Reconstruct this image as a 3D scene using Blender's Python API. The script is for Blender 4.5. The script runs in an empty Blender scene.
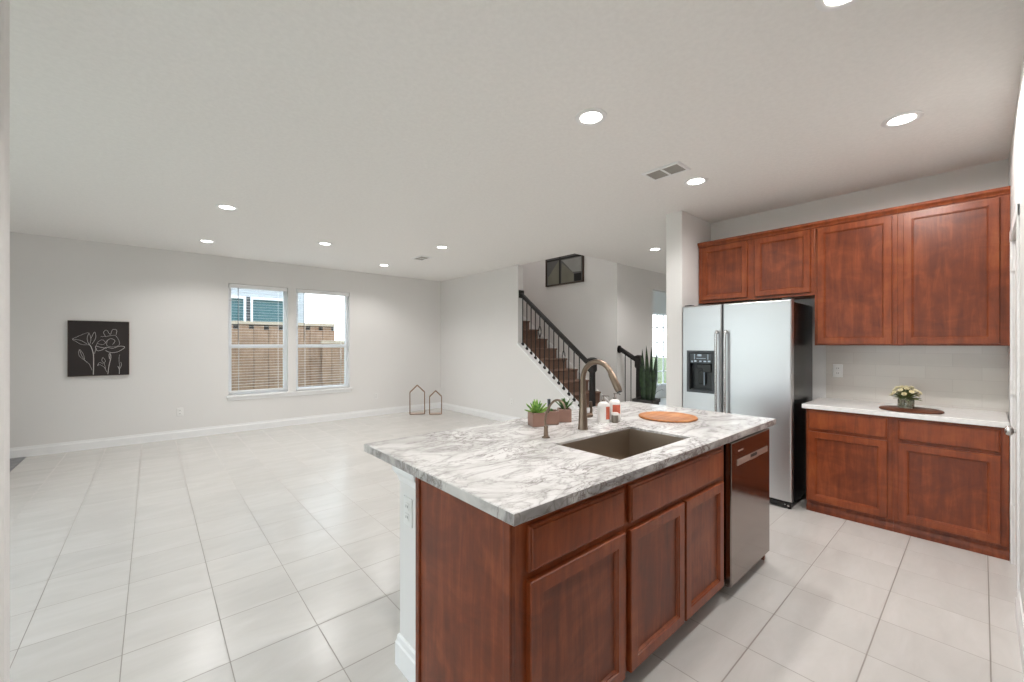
import bpy, bmesh, math, random
from mathutils import Vector, Matrix
R = random.Random(7)
sc = bpy.context.scene
col = sc.collection
PI = math.pi

# ------------------------------------------------------------------ camera, sky, exposure
F_PX, YAW, CY, CAM_Z = 411.5, math.radians(41.2), 344.0, 1.395
cam_d = bpy.data.cameras.new('camera')
cam_d.sensor_fit = 'HORIZONTAL'; cam_d.sensor_width = 36.0
cam_d.lens = F_PX * 36.0 / 1024.0
cam_d.shift_y = (CY - 341.0) / 1024.0
cam_d.clip_start = 0.02; cam_d.clip_end = 200
cam = bpy.data.objects.new('camera', cam_d)
cam.location = (0, 0, CAM_Z); cam.rotation_euler = (PI / 2, 0, -YAW)
col.objects.link(cam); sc.camera = cam

w = bpy.data.worlds.new('overcast_sky'); sc.world = w; w.use_nodes = True
nt = w.node_tree; nt.nodes.clear()
wo = nt.nodes.new('ShaderNodeOutputWorld'); bg = nt.nodes.new('ShaderNodeBackground')
tc = nt.nodes.new('ShaderNodeTexCoord'); sx = nt.nodes.new('ShaderNodeSeparateXYZ')
rp = nt.nodes.new('ShaderNodeValToRGB')
rp.color_ramp.elements[0].position = 0.0; rp.color_ramp.elements[0].color = (0.95, 0.97, 1.0, 1)
rp.color_ramp.elements[1].position = 0.7; rp.color_ramp.elements[1].color = (0.70, 0.83, 1.0, 1)
nt.links.new(tc.outputs['Generated'], sx.inputs[0]); nt.links.new(sx.outputs['Z'], rp.inputs[0])
nt.links.new(rp.outputs[0], bg.inputs[0]); bg.inputs[1].default_value = 4.2
nt.links.new(bg.outputs[0], wo.inputs[0])

vs = sc.view_settings
vs.view_transform = 'Standard'; vs.look = 'None'; vs.gamma = 1.0; vs.use_curve_mapping = False
vs.exposure = 0.12
sc.cycles.diffuse_bounces = 7
sc.cycles.max_bounces = 14
sc.cycles.use_denoising = True
CAN_W = 60.0            # power of one recessed lamp
CAN_COL = (1.0, 0.975, 0.95)

# ------------------------------------------------------------------ materials
MATS = {}
def lin(h):
    def f(c):
        c /= 255.0
        return c / 12.92 if c <= 0.04045 else ((c + 0.055) / 1.055) ** 2.4
    return (f(h[0]), f(h[1]), f(h[2]), 1.0)

class NT:
    def __init__(s, name, color=(.8, .8, .8, 1), rough=.5, metal=0., spec=.5):
        s.m = bpy.data.materials.new(name); s.m.use_nodes = True
        s.t = s.m.node_tree; s.b = s.t.nodes['Principled BSDF']; s.out = s.t.nodes['Material Output']
        s.set('Base Color', color); s.set('Roughness', rough); s.set('Metallic', metal); s.set('Specular IOR Level', spec)
        MATS[name] = s.m
    def set(s, k, v): s.b.inputs[k].default_value = v
    def n(s, typ, **kw):
        q = s.t.nodes.new('ShaderNode' + typ)
        for k, v in kw.items():
            if k in q.inputs.keys(): q.inputs[k].default_value = v
            else: setattr(q, k, v)
        return q
    def l(s, a, b): s.t.links.new(a, b)
    def pos(s, scale=(1, 1, 1), rot=(0, 0, 0)):
        g = s.n('NewGeometry'); m = s.n('Mapping')
        m.inputs['Scale'].default_value = scale; m.inputs['Rotation'].default_value = rot
        s.l(g.outputs['Position'], m.inputs['Vector']); return m.outputs[0]
    def noise(s, vec, scale, detail=3, rough=.5, dist=0.):
        q = s.n('TexNoise'); q.inputs['Scale'].default_value = scale; q.inputs['Detail'].default_value = detail
        q.inputs['Roughness'].default_value = rough; q.inputs['Distortion'].default_value = dist
        s.l(vec, q.inputs['Vector']); return q.outputs[0]
    def ramp(s, fac, stops):
        q = s.n('ValToRGB'); e = q.color_ramp.elements
        while len(e) > 1: e.remove(e[-1])
        e[0].position = stops[0][0]; e[0].color = stops[0][1]
        for p, c in stops[1:]:
            x = e.new(p); x.color = c
        s.l(fac, q.inputs[0]); return q.outputs[0]
    def math(s, op, a, b=None, c=None):
        q = s.n('Math', operation=op)
        for i, v in enumerate((a, b, c)):
            if v is None: continue
            if hasattr(v, 'links'): s.l(v, q.inputs[i])
            else: q.inputs[i].default_value = v
        return q.outputs[0]
    def mix(s, fac, a, b, typ='MIX'):
        q = s.n('MixRGB', blend_type=typ)
        for i, v in enumerate((fac, a, b)):
            if hasattr(v, 'links'): s.l(v, q.inputs[i])
            else: q.inputs[i].default_value = v
        return q.outputs[0]
    def bump(s, h, strength, dist=.01):
        q = s.n('Bump'); q.inputs['Strength'].default_value = strength; q.inputs['Distance'].default_value = dist
        s.l(h, q.inputs['Height']); s.l(q.outputs[0], s.b.inputs['Normal'])
    def color(s, c): s.l(c, s.b.inputs['Base Color'])
    def rough(s, c): s.l(c, s.b.inputs['Roughness'])

def g(v): return (v, v, v, 1)
def plain(name, rgb, rough=.5, metal=0., spec=.5, var=.06, scale=12.):
    """a plain finish with a faint procedural mottling"""
    q = NT(name, lin(rgb), rough, metal, spec)
    c = lin(rgb); n = q.noise(q.pos(), scale, 4)
    a = tuple(x * (1 - var) for x in c[:3]) + (1,); b = tuple(min(1, x * (1 + var)) for x in c[:3]) + (1,)
    q.color(q.ramp(n, [(.3, a), (.7, b)])); return q.m

q = NT('wall_paint', rough=.75, spec=.25)
n = q.noise(q.pos(), 60, 3); q.color(q.ramp(q.noise(q.pos(), .7, 2), [(.3, lin((226, 224, 222))), (.7, lin((230, 228, 226)))])); q.bump(n, .06, .004)
q = NT('ceiling_paint', rough=.85, spec=.15)
n = q.noise(q.pos(), 38, 4, .6); q.color(q.ramp(n, [(.35, lin((240, 238, 235))), (.65, lin((244, 242, 239)))])); q.bump(q.ramp(n, [(.42, g(0)), (.6, g(1))]), .16, .006)
plain('trim_white', (240, 240, 240), .38, var=.015)
plain('door_white', (243, 242, 240), .35, var=.015)
plain('vinyl_white', (242, 243, 245), .35, var=.015)

# floor tile : square 36 cm porcelain, grout lines from world position
q = NT('floor_tile', rough=.3)
geo = q.n('NewGeometry'); sp = q.n('SeparateXYZ'); q.l(geo.outputs['Position'], sp.inputs[0])
ux = q.math('DIVIDE', q.math('ADD', sp.outputs['X'], .100 + 20 * .3595), .3595)
uy = q.math('DIVIDE', q.math('ADD', sp.outputs['Y'], -2.905 + 30 * .3662), .3662)
fx = q.math('FRACT', ux); fy = q.math('FRACT', uy)
ex = q.math('MULTIPLY', q.math('MINIMUM', fx, q.math('SUBTRACT', 1., fx)), .3595)
ey = q.math('MULTIPLY', q.math('MINIMUM', fy, q.math('SUBTRACT', 1., fy)), .3662)
e = q.math('MINIMUM', ex, q.math('MULTIPLY', ey, .72))
grout = q.ramp(e, [(.0027, g(1)), (.0038, g(0))])
cell = q.n('CombineXYZ'); q.l(q.math('FLOOR', ux), cell.inputs[0]); q.l(q.math('FLOOR', uy), cell.inputs[1])
wn = q.n('TexWhiteNoise', noise_dimensions='2D'); q.l(cell.outputs[0], wn.inputs['Vector'])
off = q.n('VectorMath', operation='SCALE'); q.l(cell.outputs[0], off.inputs[0]); off.inputs['Scale'].default_value = 3.7
mp = q.n('Mapping'); mp.inputs['Scale'].default_value = (1.1, 3.4, 1); q.l(geo.outputs['Position'], mp.inputs['Vector'])
ad = q.n('VectorMath', operation='ADD'); q.l(mp.outputs[0], ad.inputs[0]); q.l(off.outputs[0], ad.inputs[1])
vein = q.noise(ad.outputs[0], 2.2, 6, .62, .8)
tile = q.ramp(vein, [(.25, lin((207, 204, 200))), (.5, lin((213, 210, 206))), (.75, lin((219, 216, 213)))])
tint = q.ramp(wn.outputs['Value'], [(0, g(.95)), (1, g(1.0))])
tile = q.mix(1., tile, tint, 'MULTIPLY')
q.color(q.mix(grout, tile, lin((146, 139, 132))))
q.rough(q.ramp(grout, [(0, g(.24)), (1, g(.8))]))
q.bump(q.math('SUBTRACT', 1., grout), .15, .0015)
plain('hearth_stone', (138, 138, 140), .6, var=.15)
plain('concrete', (150, 146, 138), .9, var=.12)

def wood(name, dark, mid, light, rough, axis='z'):
    q = NT(name, rough=rough, spec=.45)
    sc_ = {'z': (14, 14, 1.4), 'x': (1.4, 14, 14), 'y': (14, 1.4, 14)}[axis]
    a = q.noise(q.pos(sc_), 1.6, 6, .65, .7)
    b = q.noise(q.pos((2.4, 2.4, 3.6)), 1.5, 4, .6, 1.2)
    f = q.math('ADD', q.math('MULTIPLY', a, .55), q.math('MULTIPLY', b, .45))
    q.color(q.ramp(f, [(.32, lin(dark)), (.5, lin(mid)), (.68, lin(light))]))
    q.bump(a, .04, .002)
    return q.m
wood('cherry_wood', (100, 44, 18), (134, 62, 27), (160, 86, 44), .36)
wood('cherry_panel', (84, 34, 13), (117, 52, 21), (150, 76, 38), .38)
wood('board_wood', (128, 78, 44), (176, 112, 64), (205, 146, 92), .45, 'x')
wood('walnut_board', (72, 40, 24), (98, 56, 36), (122, 74, 50), .5, 'y')
wood('espresso_wood', (15, 12, 11), (23, 18, 16), (32, 25, 22), .42, 'y')
wood('dark_cherry', (48, 27, 18), (62, 36, 24), (80, 48, 33), .4)
plain('cabinet_inside', (70, 36, 22), .6)

# marbled island top; its laminated edge shows a denser, browner figure
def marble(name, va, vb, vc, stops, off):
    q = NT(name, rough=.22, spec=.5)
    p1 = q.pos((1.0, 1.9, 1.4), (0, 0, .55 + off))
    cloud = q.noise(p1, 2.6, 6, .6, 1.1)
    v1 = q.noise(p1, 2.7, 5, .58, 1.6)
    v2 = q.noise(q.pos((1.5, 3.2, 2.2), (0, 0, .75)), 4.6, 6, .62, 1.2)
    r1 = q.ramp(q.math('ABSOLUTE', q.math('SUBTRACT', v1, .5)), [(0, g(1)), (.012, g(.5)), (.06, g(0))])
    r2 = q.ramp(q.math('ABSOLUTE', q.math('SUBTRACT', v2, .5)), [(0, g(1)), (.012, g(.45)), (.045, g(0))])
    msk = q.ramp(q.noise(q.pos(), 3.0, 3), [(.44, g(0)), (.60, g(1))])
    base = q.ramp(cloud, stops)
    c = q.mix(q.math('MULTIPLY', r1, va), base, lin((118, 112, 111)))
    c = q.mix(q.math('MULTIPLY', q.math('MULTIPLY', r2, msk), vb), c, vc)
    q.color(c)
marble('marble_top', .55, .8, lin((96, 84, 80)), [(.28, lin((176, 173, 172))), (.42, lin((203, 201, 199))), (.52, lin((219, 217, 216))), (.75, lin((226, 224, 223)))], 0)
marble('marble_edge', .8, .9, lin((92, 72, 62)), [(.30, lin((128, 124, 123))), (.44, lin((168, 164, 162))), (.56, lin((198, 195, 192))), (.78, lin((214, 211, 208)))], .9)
q = NT('quartz_white', rough=.2); q.color(q.ramp(q.noise(q.pos(), 30, 4), [(.3, lin((232, 231, 229))), (.7, lin((242, 241, 240)))]))

# backsplash : faint glossy subway tile
q = NT('backsplash_tile', rough=.16)
geo = q.n('NewGeometry'); sp = q.n('SeparateXYZ'); q.l(geo.outputs['Position'], sp.inputs[0])
cb = q.n('CombineXYZ'); q.l(sp.outputs['Y'], cb.inputs[0]); q.l(sp.outputs['Z'], cb.inputs[1])
br = q.n('TexBrick'); q.l(cb.outputs[0], br.inputs['Vector'])
for k, v in (('Scale', 1.), ('Mortar Size', .0012), ('Brick Width', .305), ('Row Height', .1015), ('Mortar Smooth', .3)): br.inputs[k].default_value = v
br.inputs['Color1'].default_value = lin((206, 200, 193)); br.inputs['Color2'].default_value = lin((211, 206, 199)); br.inputs['Mortar'].default_value = lin((194, 188, 181))
q.color(br.outputs[0]); q.bump(q.noise(q.pos(), 14, 2), .05, .004)

def brushed(name, rgb, rough, axis, str_=.05):
    q = NT(name, lin(rgb), rough, 1.)
    s = {'z': (60, 60, .6), 'h': (.6, .6, 60)}[axis]
    n = q.noise(q.pos(s), 1., 3)
    q.rough(q.ramp(n, [(.3, g(rough - str_)), (.7, g(rough + str_))]))
    return q
brushed('fridge_steel', (200, 201, 203), .33, 'h', .01)
brushed('handle_steel', (200, 200, 200), .26, 'z', .01)
brushed('dishwasher_steel', (146, 136, 130), .13, 'z', .02)
brushed('sink_steel', (166, 153, 139), .42, 'z', .02)
brushed('faucet_bronze', (130, 114, 100), .33, 'z', .01)
brushed('satin_nickel', (190, 188, 185), .3, 'z')
brushed('copper_wire', (150, 120, 98), .4, 'z')
brushed('pale_strip', (206, 190, 180), .42, 'h')
plain('black_enamel', (16, 16, 17), .22, var=.1)
plain('black_plastic', (24, 26, 28), .3)
plain('dispenser_grey', (58, 62, 66), .35)
plain('dispenser_panel', (40, 46, 52), .15)
plain('icon_pale', (170, 185, 200), .3)
plain('black_iron', (12, 11, 11), .5)
plain('dark_slot', (60, 58, 56), .7)
plain('louver_grey', (168, 162, 155), .5)
plain('toe_dark', (40, 30, 25), .7)
q = NT('stair_carpet', rough=.95, spec=.1); n = q.noise(q.pos(), 160, 3)
q.color(q.ramp(n, [(.3, lin((112, 88, 76))), (.7, lin((146, 118, 103)))])); q.bump(n, .5, .004)
plain('soil', (48, 36, 28), .95, var=.3, scale=80)
plain('planter_copper', (150, 117, 104), .38, .35, var=.1)
plain('planter_dark', (38, 31, 28), .5)
def leafmat(name, a, b, s):
    q = NT(name, rough=.45); q.color(q.ramp(q.noise(q.pos(), s, 4), [(.35, lin(a)), (.65, lin(b))])); return q.m
leafmat('succulent_green', (72, 122, 40), (150, 182, 88), 40)
leafmat('bush_green', (44, 82, 36), (92, 128, 62), 60)
leafmat('snake_green', (20, 38, 23), (58, 82, 46), 16)
leafmat('bouquet_green', (70, 84, 48), (128, 134, 84), 60)
leafmat('blossom_cream', (222, 208, 160), (246, 240, 214), 60)
plain('twig', (120, 122, 112), .8)
plain('bottle_white', (236, 233, 230), .3, var=.02)
plain('label_coral', (196, 98, 74), .5, var=.1, scale=60)
plain('pump_grey', (120, 112, 106), .35)
plain('jar_pewter', (126, 118, 108), .3, .6)
plain('outlet_white', (232, 231, 229), .35, var=.02)
plain('canvas_dark', (44, 37, 36), .7, var=.12, scale=5)
plain('canvas_edge', (92, 66, 44), .6)
plain('chalk_line', (205, 200, 198), .8)
plain('frame_walnut', (70, 56, 46), .5)
plain('art_black', (18, 18, 18), .45)
plain('art_olive', (118, 116, 104), .4, var=.12, scale=4)
plain('art_grey', (92, 92, 90), .4, var=.12, scale=4)
plain('art_pale', (150, 150, 146), .4, var=.1, scale=4)
q = NT('lamp_glow', (1, 1, 1, 1), .4); q.set('Emission Color', (1, .96, .9, 1)); q.set('Emission Strength', 9.)
wood('fence_wood', (132, 102, 80), (162, 128, 103), (186, 153, 128), .85)
plain('fence_cap_wood', (196, 176, 154), .85, var=.1)
plain('house_siding', (176, 178, 182), .8, var=.03)
plain('house_glass', (58, 100, 106), .3)
plain('grass_ground', (96, 104, 66), .95, var=.3, scale=30)
q = NT('blind_white', lin((240, 240, 240)), .45)
# clear panes: mostly pass-through with a glassy reflection
q = NT('window_glass')
tr = q.n('BsdfTransparent'); gl = q.n('BsdfGlossy'); gl.inputs['Roughness'].default_value = .02
tr.inputs['Color'].default_value = (.94, .97, .96, 1)
lw = q.n('LayerWeight'); fc = q.math('ADD', .04, q.math('MULTIPLY', q.math('POWER', lw.outputs['Facing'], 4.), .5)); ms = q.n('MixShader')
q.l(fc, ms.inputs[0]); q.l(tr.outputs[0], ms.inputs[1]); q.l(gl.outputs[0], ms.inputs[2]); q.l(ms.outputs[0], q.out.inputs['Surface'])
q = NT('vase_glass', lin((205, 205, 190)), .06); q.set('Transmission Weight', .85); q.set('IOR', 1.45)

# ------------------------------------------------------------------ mesh helpers
class MB:
    def __init__(s): s.bm = bmesh.new()
    def box(s, x0, x1, y0, y1, z0, z1, bev=0., seg=2):
        t = bmesh.new(); v = [t.verts.new((x, y, z)) for x in (x0, x1) for y in (y0, y1) for z in (z0, z1)]
        for f in ((0, 1, 3, 2), (4, 6, 7, 5), (0, 4, 5, 1), (2, 3, 7, 6), (0, 2, 6, 4), (1, 5, 7, 3)): t.faces.new([v[i] for i in f])
        bmesh.ops.recalc_face_normals(t, faces=t.faces)
        if bev: bmesh.ops.bevel(t, geom=list(t.edges), offset=bev, segments=seg, profile=.5, affect='EDGES', clamp_overlap=True)
        s.add(t); return s
    def add(s, t, M=None):
        if M is not None: bmesh.ops.transform(t, matrix=M, verts=t.verts)
        me = bpy.data.meshes.new('tmp'); t.to_mesh(me); t.free(); s.bm.from_mesh(me); bpy.data.meshes.remove(me); return s
    def poly(s, pts):
        s.bm.faces.new([s.bm.verts.new(p) for p in pts]); return s
    def prism(s, pts, vec):
        vec = Vector(vec); a = [s.bm.verts.new(p) for p in pts]; b = [s.bm.verts.new(Vector(p) + vec) for p in pts]
        n = len(a); fs = [s.bm.faces.new(a), s.bm.faces.new(b[::-1])]
        for i in range(n): fs.append(s.bm.faces.new((a[i], b[i], b[(i + 1) % n], a[(i + 1) % n])))
        bmesh.ops.recalc_face_normals(s.bm, faces=fs); return s
    def loft(s, loops, cap0=True, cap1=True, closed=True, ring=False):
        L = [[s.bm.verts.new(p) for p in lp] for lp in loops]; fs = []
        pairs = list(zip(L, L[1:])) + ([(L[-1], L[0])] if ring else [])
        for a, b in pairs:
            n = len(a)
            for i in range(n if closed else n - 1):
                fs.append(s.bm.faces.new((a[i], a[(i + 1) % n], b[(i + 1) % n], b[i])))
        if cap0 and not ring: fs.append(s.bm.faces.new(L[0][::-1]))
        if cap1 and not ring: fs.append(s.bm.faces.new(L[-1]))
        bmesh.ops.recalc_face_normals(s.bm, faces=fs); return s
    def lathe(s, cx, cy, prof, seg=24, cap0=True, cap1=True):
        return s.loft([[(cx + r * math.cos(2 * PI * i / seg), cy + r * math.sin(2 * PI * i / seg), z) for i in range(seg)] for r, z in prof], cap0, cap1)
    def cyl(s, p, q, r0, r1=None, seg=16):
        return s.tube([p, q], [r0, r0 if r1 is None else r1], seg)
    def tube(s, pts, rad, seg=12):
        pts = [Vector(p) for p in pts]; n = len(pts)
        if not isinstance(rad, (list, tuple)): rad = [rad] * n
        t0 = (pts[1] - pts[0]).normalized(); up = Vector((0, 0, 1)) if abs(t0.z) < .9 else Vector((1, 0, 0))
        a = t0.cross(up).normalized(); loops = []
        for i, p in enumerate(pts):
            t = (pts[min(i + 1, n - 1)] - pts[max(i - 1, 0)]).normalized()
            a = (a - t * a.dot(t)).normalized(); b = t.cross(a)
            loops.append([p + rad[i] * (a * math.cos(2 * PI * k / seg) + b * math.sin(2 * PI * k / seg)) for k in range(seg)])
        return s.loft(loops)
    def sphere(s, c, r, sx=1, sy=1, sz=1, sub=2):
        t = bmesh.new(); bmesh.ops.create_icosphere(t, subdivisions=sub, radius=r)
        return s.add(t, Matrix.Translation(c) @ Matrix.Diagonal((sx, sy, sz, 1)))
    def leaf(s, base, d, up, L, W, curl=.3, thick=.002, n=6, wprof=None, fold=.25):
        """a solid pointed leaf: strip with a folded cross-section, thickened"""
        base = Vector(base); d = Vector(d).normalized(); up = Vector(up); side = d.cross(up).normalized(); up = side.cross(d).normalized()
        loops = []
        for i in range(n + 1):
            t = i / n; wd = W * (wprof(t) if wprof else math.sin(PI * min(1, .12 + .88 * t)) ** .8) + .0006
            c = base + d * (L * t) + up * (-curl * L * t * t)
            k = up * (wd * fold)
            loops.append([c - side * wd / 2 + k, c - up * .0, c + side * wd / 2 + k, c + side * wd / 2 + k - up * thick, c - up * thick * 1.6, c - side * wd / 2 + k - up * thick])
        return s.loft(loops)
    def build(s, name, mat, parent=None, smooth=None, loc=None):
        bm = s.bm
        bmesh.ops.remove_doubles(bm, verts=bm.verts, dist=1e-6)
        o = Vector((0, 0, 0))
        if parent is not None: o = ORG[parent.name]
        elif loc is not None: o = Vector(loc)
        elif len(bm.verts):
            xs = [v.co.x for v in bm.verts]; ys = [v.co.y for v in bm.verts]; zs = [v.co.z for v in bm.verts]
            o = Vector(((min(xs) + max(xs)) / 2, (min(ys) + max(ys)) / 2, min(zs)))
        bmesh.ops.translate(bm, vec=-o, verts=bm.verts)
        if smooth:
            for f in bm.faces: f.smooth = True
            a = math.radians(smooth)
            for e_ in bm.edges:
                if len(e_.link_faces) == 2 and e_.calc_face_angle(0) > a: e_.smooth = False
        me = bpy.data.meshes.new(name); bm.to_mesh(me); bm.free(); me.materials.append(MATS[mat])
        ob = bpy.data.objects.new(name, me); col.objects.link(ob)
        if parent is not None: ob.parent = parent
        else: ob.location = o
        ORG[ob.name] = o if parent is None else ORG[parent.name]
        return ob
ORG = {}
def tag(o, label, cat, group=None):
    o['label'] = label; o['category'] = cat
    if group: o['group'] = group
    return o
def thing(name, loc, label, cat, group=None):
    o = bpy.data.objects.new(name, None); o.empty_display_size = .1; col.objects.link(o); o.location = loc
    ORG[o.name] = Vector(loc); return tag(o, label, cat, group)
def struct(o): o['kind'] = 'structure'; return o
def sthing(name, loc):
    o = bpy.data.objects.new(name, None); o.empty_display_size = .1; col.objects.link(o); o.location = loc
    ORG[o.name] = Vector(loc); return struct(o)
def copy_tree(o, loc, label=None, parent=None):
    c = o.copy(); col.objects.link(c)
    if parent is not None: c.parent = parent
    else: c.location = loc
    ORG[c.name] = Vector(loc)
    if label: c['label'] = label
    for ch in list(o.children): copy_tree(ch, ch.location, None, c) if ch.type != 'LIGHT' else copy_light(ch, c)
    return c
def copy_light(l_, p):
    c = l_.copy(); c.data = l_.data.copy(); col.objects.link(c); c.parent = p; return c
def arc(c, a, b, r, t0, t1, n=12):
    c, a, b = Vector(c), Vector(a), Vector(b)
    return [c + r * (a * math.cos(t0 + (t1 - t0) * i / n) + b * math.sin(t0 + (t1 - t0) * i / n)) for i in range(n + 1)]
def spline(P, n=8):
    P = [Vector(p) for p in P]; out = []
    for i in range(len(P) - 1):
        p0, p1, p2, p3 = P[max(i - 1, 0)], P[i], P[i + 1], P[min(i + 2, len(P) - 1)]
        for k in range(n):
            t = k / n
            out.append(.5 * ((2 * p1) + (p2 - p0) * t + (2 * p0 - 5 * p1 + 4 * p2 - p3) * t * t + (3 * p1 - p0 - 3 * p2 + p3) * t ** 3))
    return out + [P[-1]]

# ------------------------------------------------------------------ room shell
CEIL = 2.76
YW, XL, XK = 7.78, 4.745, 4.75          # window wall, living room side wall, kitchen wall
YP = -.128                                # pantry wall
XS = 5.93                                # far stair wall
YH = 4.05                                # hall wall
XW0 = -2.3
struct(MB().box(-3.4, 11.4, -1.0, 8.0, -.12, 0).build('floor', 'floor_tile'))
struct(MB().box(XW0, -1.163, 5.2, YW, 0, .006).build('floor_hearth', 'hearth_stone'))
m = MB()
m.prism([(-3.4, -1.0, CEIL), (11.4, -1.0, CEIL), (11.4, 5.7, CEIL), (6.05, 5.7, CEIL), (6.05, YH, CEIL), (4.80, YH, CEIL), (4.80, 8.0, CEIL), (-3.4, 8.0, CEIL)], (0, 0, .32))
struct(m.build('ceiling', 'ceiling_paint'))

def wall_y(y0, y1, xa, xb, z0, z1, holes=()):
    """wall slab facing Y with rectangular holes (x0,x1,z0,z1), as one mesh"""
    m = MB(); xs = sorted({xa, xb, *[h[0] for h in holes], *[h[1] for h in holes]}); zs = sorted({z0, z1, *[h[2] for h in holes], *[h[3] for h in holes]})
    for i in range(len(xs) - 1):
        for k in range(len(zs) - 1):
            cx, cz = (xs[i] + xs[i + 1]) / 2, (zs[k] + zs[k + 1]) / 2
            if any(h[0] < cx < h[1] and h[2] < cz < h[3] for h in holes): continue
            m.box(xs[i], xs[i + 1], y0, y1, zs[k], zs[k + 1])
    clean(m); return m
def wall_x(x0, x1, ya, yb, z0, z1, holes=()):
    m = MB(); ys = sorted({ya, yb, *[h[0] for h in holes], *[h[1] for h in holes]}); zs = sorted({z0, z1, *[h[2] for h in holes], *[h[3] for h in holes]})
    for i in range(len(ys) - 1):
        for k in range(len(zs) - 1):
            cy, cz = (ys[i] + ys[i + 1]) / 2, (zs[k] + zs[k + 1]) / 2
            if any(h[0] < cy < h[1] and h[2] < cz < h[3] for h in holes): continue
            m.box(x0, x1, ys[i], ys[i + 1], zs[k], zs[k + 1])
    clean(m); return m
def clean(m):
    bm = m.bm; bmesh.ops.remove_doubles(bm, verts=bm.verts, dist=1e-5)
    seen = {}
    for f in list(bm.faces):
        k = tuple(sorted(v.index for v in f.verts)); seen.setdefault(k, []).append(f)
    bm.verts.index_update(); seen = {}
    for f in list(bm.faces):
        k = tuple(sorted(v.index for v in f.verts)); seen.setdefault(k, []).append(f)
    dead = [f for fs in seen.values() if len(fs) > 1 for f in fs]
    bmesh.ops.delete(bm, geom=dead, context='FACES')

W1 = (.905, 1.745, .585, 2.35); W2 = (1.87, 2.78, .585, 2.35)
struct(wall_y(YW, YW + .15, XW0, XL + .12, 0, CEIL, [W1, W2]).build('wall_window', 'wall_paint'))
# living room side wall with the sloping knee wall under the balusters
NOSE = lambda y: .493 + (y - 4.011) * .737      # top of the white stringer cap
y_end = 5.262
m = MB(); m.prism([(XL, YW, 0), (XL, 3.86, 0), (XL, 3.86, NOSE(3.86) - .03), (XL, y_end, NOSE(y_end) - .03), (XL, y_end, CEIL), (XL, YW, CEIL)], (.12, 0, 0))
struct(m.build('wall_living', 'wall_paint'))
struct(wall_x(XK, XK + .12, -.9, 2.02, 0, CEIL).build('wall_kitchen', 'wall_paint'))
struct(MB().box(4.075, 11.2, 2.02, 2.19, 0, CEIL).build('wall_pier', 'wall_paint'))
struct(wall_y(YH + .02, YH + .14, XS + .12, 11.2, 0, CEIL, [(7.07, 8.05, 0, 2.426)]).build('wall_hall', 'wall_paint'))
struct(MB().box(XS, XS + .12, YH + .02, 8.0, 0, 5.2).build('wall_stair', 'wall_paint'))
struct(MB().box(4.80, XS + .12, YH - .1, 8.0, 5.2, 5.3).build('ceiling_stairwell', 'ceiling_paint'))
struct(MB().box(4.68, 4.80, YH - .1, 8.0, CEIL + .32, 5.2).build('wall_stairwell_left', 'wall_paint'))
struct(MB().box(4.80, XS + .12, 7.9, 8.0, 0, 5.2).build('wall_stairwell_back', 'wall_paint'))
struct(MB().box(4.80, XS, YH - .1, YH, CEIL + .32, 5.2).build('wall_stairwell_front', 'wall_paint'))
struct(MB().box(11.2, 11.3, 2.02, 5.6, 0, CEIL).build('wall_entry', 'wall_paint'))
struct(wall_y(5.5, 5.6, 6.05, 11.2, 0, CEIL, [(8.9, 10.8, .3, 2.206)]).build('wall_study', 'wall_paint'))
# near the camera: stub wall on the left, side walls and the wall behind
struct(MB().box(-3.2, -.37, 2.15, 2.236, 0, CEIL, .018, 3).build('wall_stub', 'wall_paint'))
struct(wall_x(XW0 - .12, XW0, 2.236, YW + .15, 0, CEIL, [(2.4, 5.1, .08, 2.45)]).build('wall_left', 'wall_paint'))
struct(wall_x(-3.3, -3.2, -.9, 2.236, 0, CEIL, [(-.6, 1.95, .1, 2.4)]).build('wall_nook', 'wall_paint'))
struct(wall_y(YP - .12, YP, 2.7, XK, 0, CEIL, [(3.40, 4.10, 0, 2.05)]).build('wall_pantry', 'wall_paint'))
struct(MB().box(-3.3, 2.82, -.9, -.78, 0, CEIL).build('wall_back', 'wall_paint'))
struct(MB().box(2.7, 2.82, -.78, YP - .12, 0, CEIL).build('wall_pantry_side', 'wall_paint'))
struct(MB().box(2.82, XK, -.9, -.8, 0, CEIL).build('wall_pantry_back', 'wall_paint'))
# unseen block of wood base units behind the camera, added for steel reflections
struct(MB().box(.2, 2.68, -.775, -.16, 0, .88).build('unseen_base_units', 'dark_cherry'))

def base_y(name, y, d, xa, xb):      # baseboard profile along X, standing off wall y by d*t
    m = MB(); t = .015
    m.prism([(xa, y, 0), (xa, y + d * t, 0), (xa, y + d * t, .095), (xa, y + d * t * .55, .108), (xa, y + d * t * .4, .13), (xa, y, .13)], (xb - xa, 0, 0)); return struct(m.build(name, 'trim_white'))
def base_x(name, x, d, ya, yb):
    m = MB(); t = .015
    m.prism([(x, ya, 0), (x + d * t, ya, 0), (x + d * t, ya, .095), (x + d * t * .55, ya, .108), (x + d * t * .4, ya, .13), (x, ya, .13)], (0, yb - ya, 0)); return struct(m.build(name, 'trim_white'))
base_y('baseboard_window', YW, -1, XW0, XL)
base_x('baseboard_living', XL, -1, 3.86, YW - .015)
base_y('baseboard_hall', YH + .02, -1, XS + .12, 7.0)
base_y('baseboard_pantry', YP, 1, 2.7, 3.335)
base_x('baseboard_pier', 4.075, -1, 2.02, 2.19)
base_y('baseboard_hall_right', 2.19, 1, 4.075, 11.2)

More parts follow.
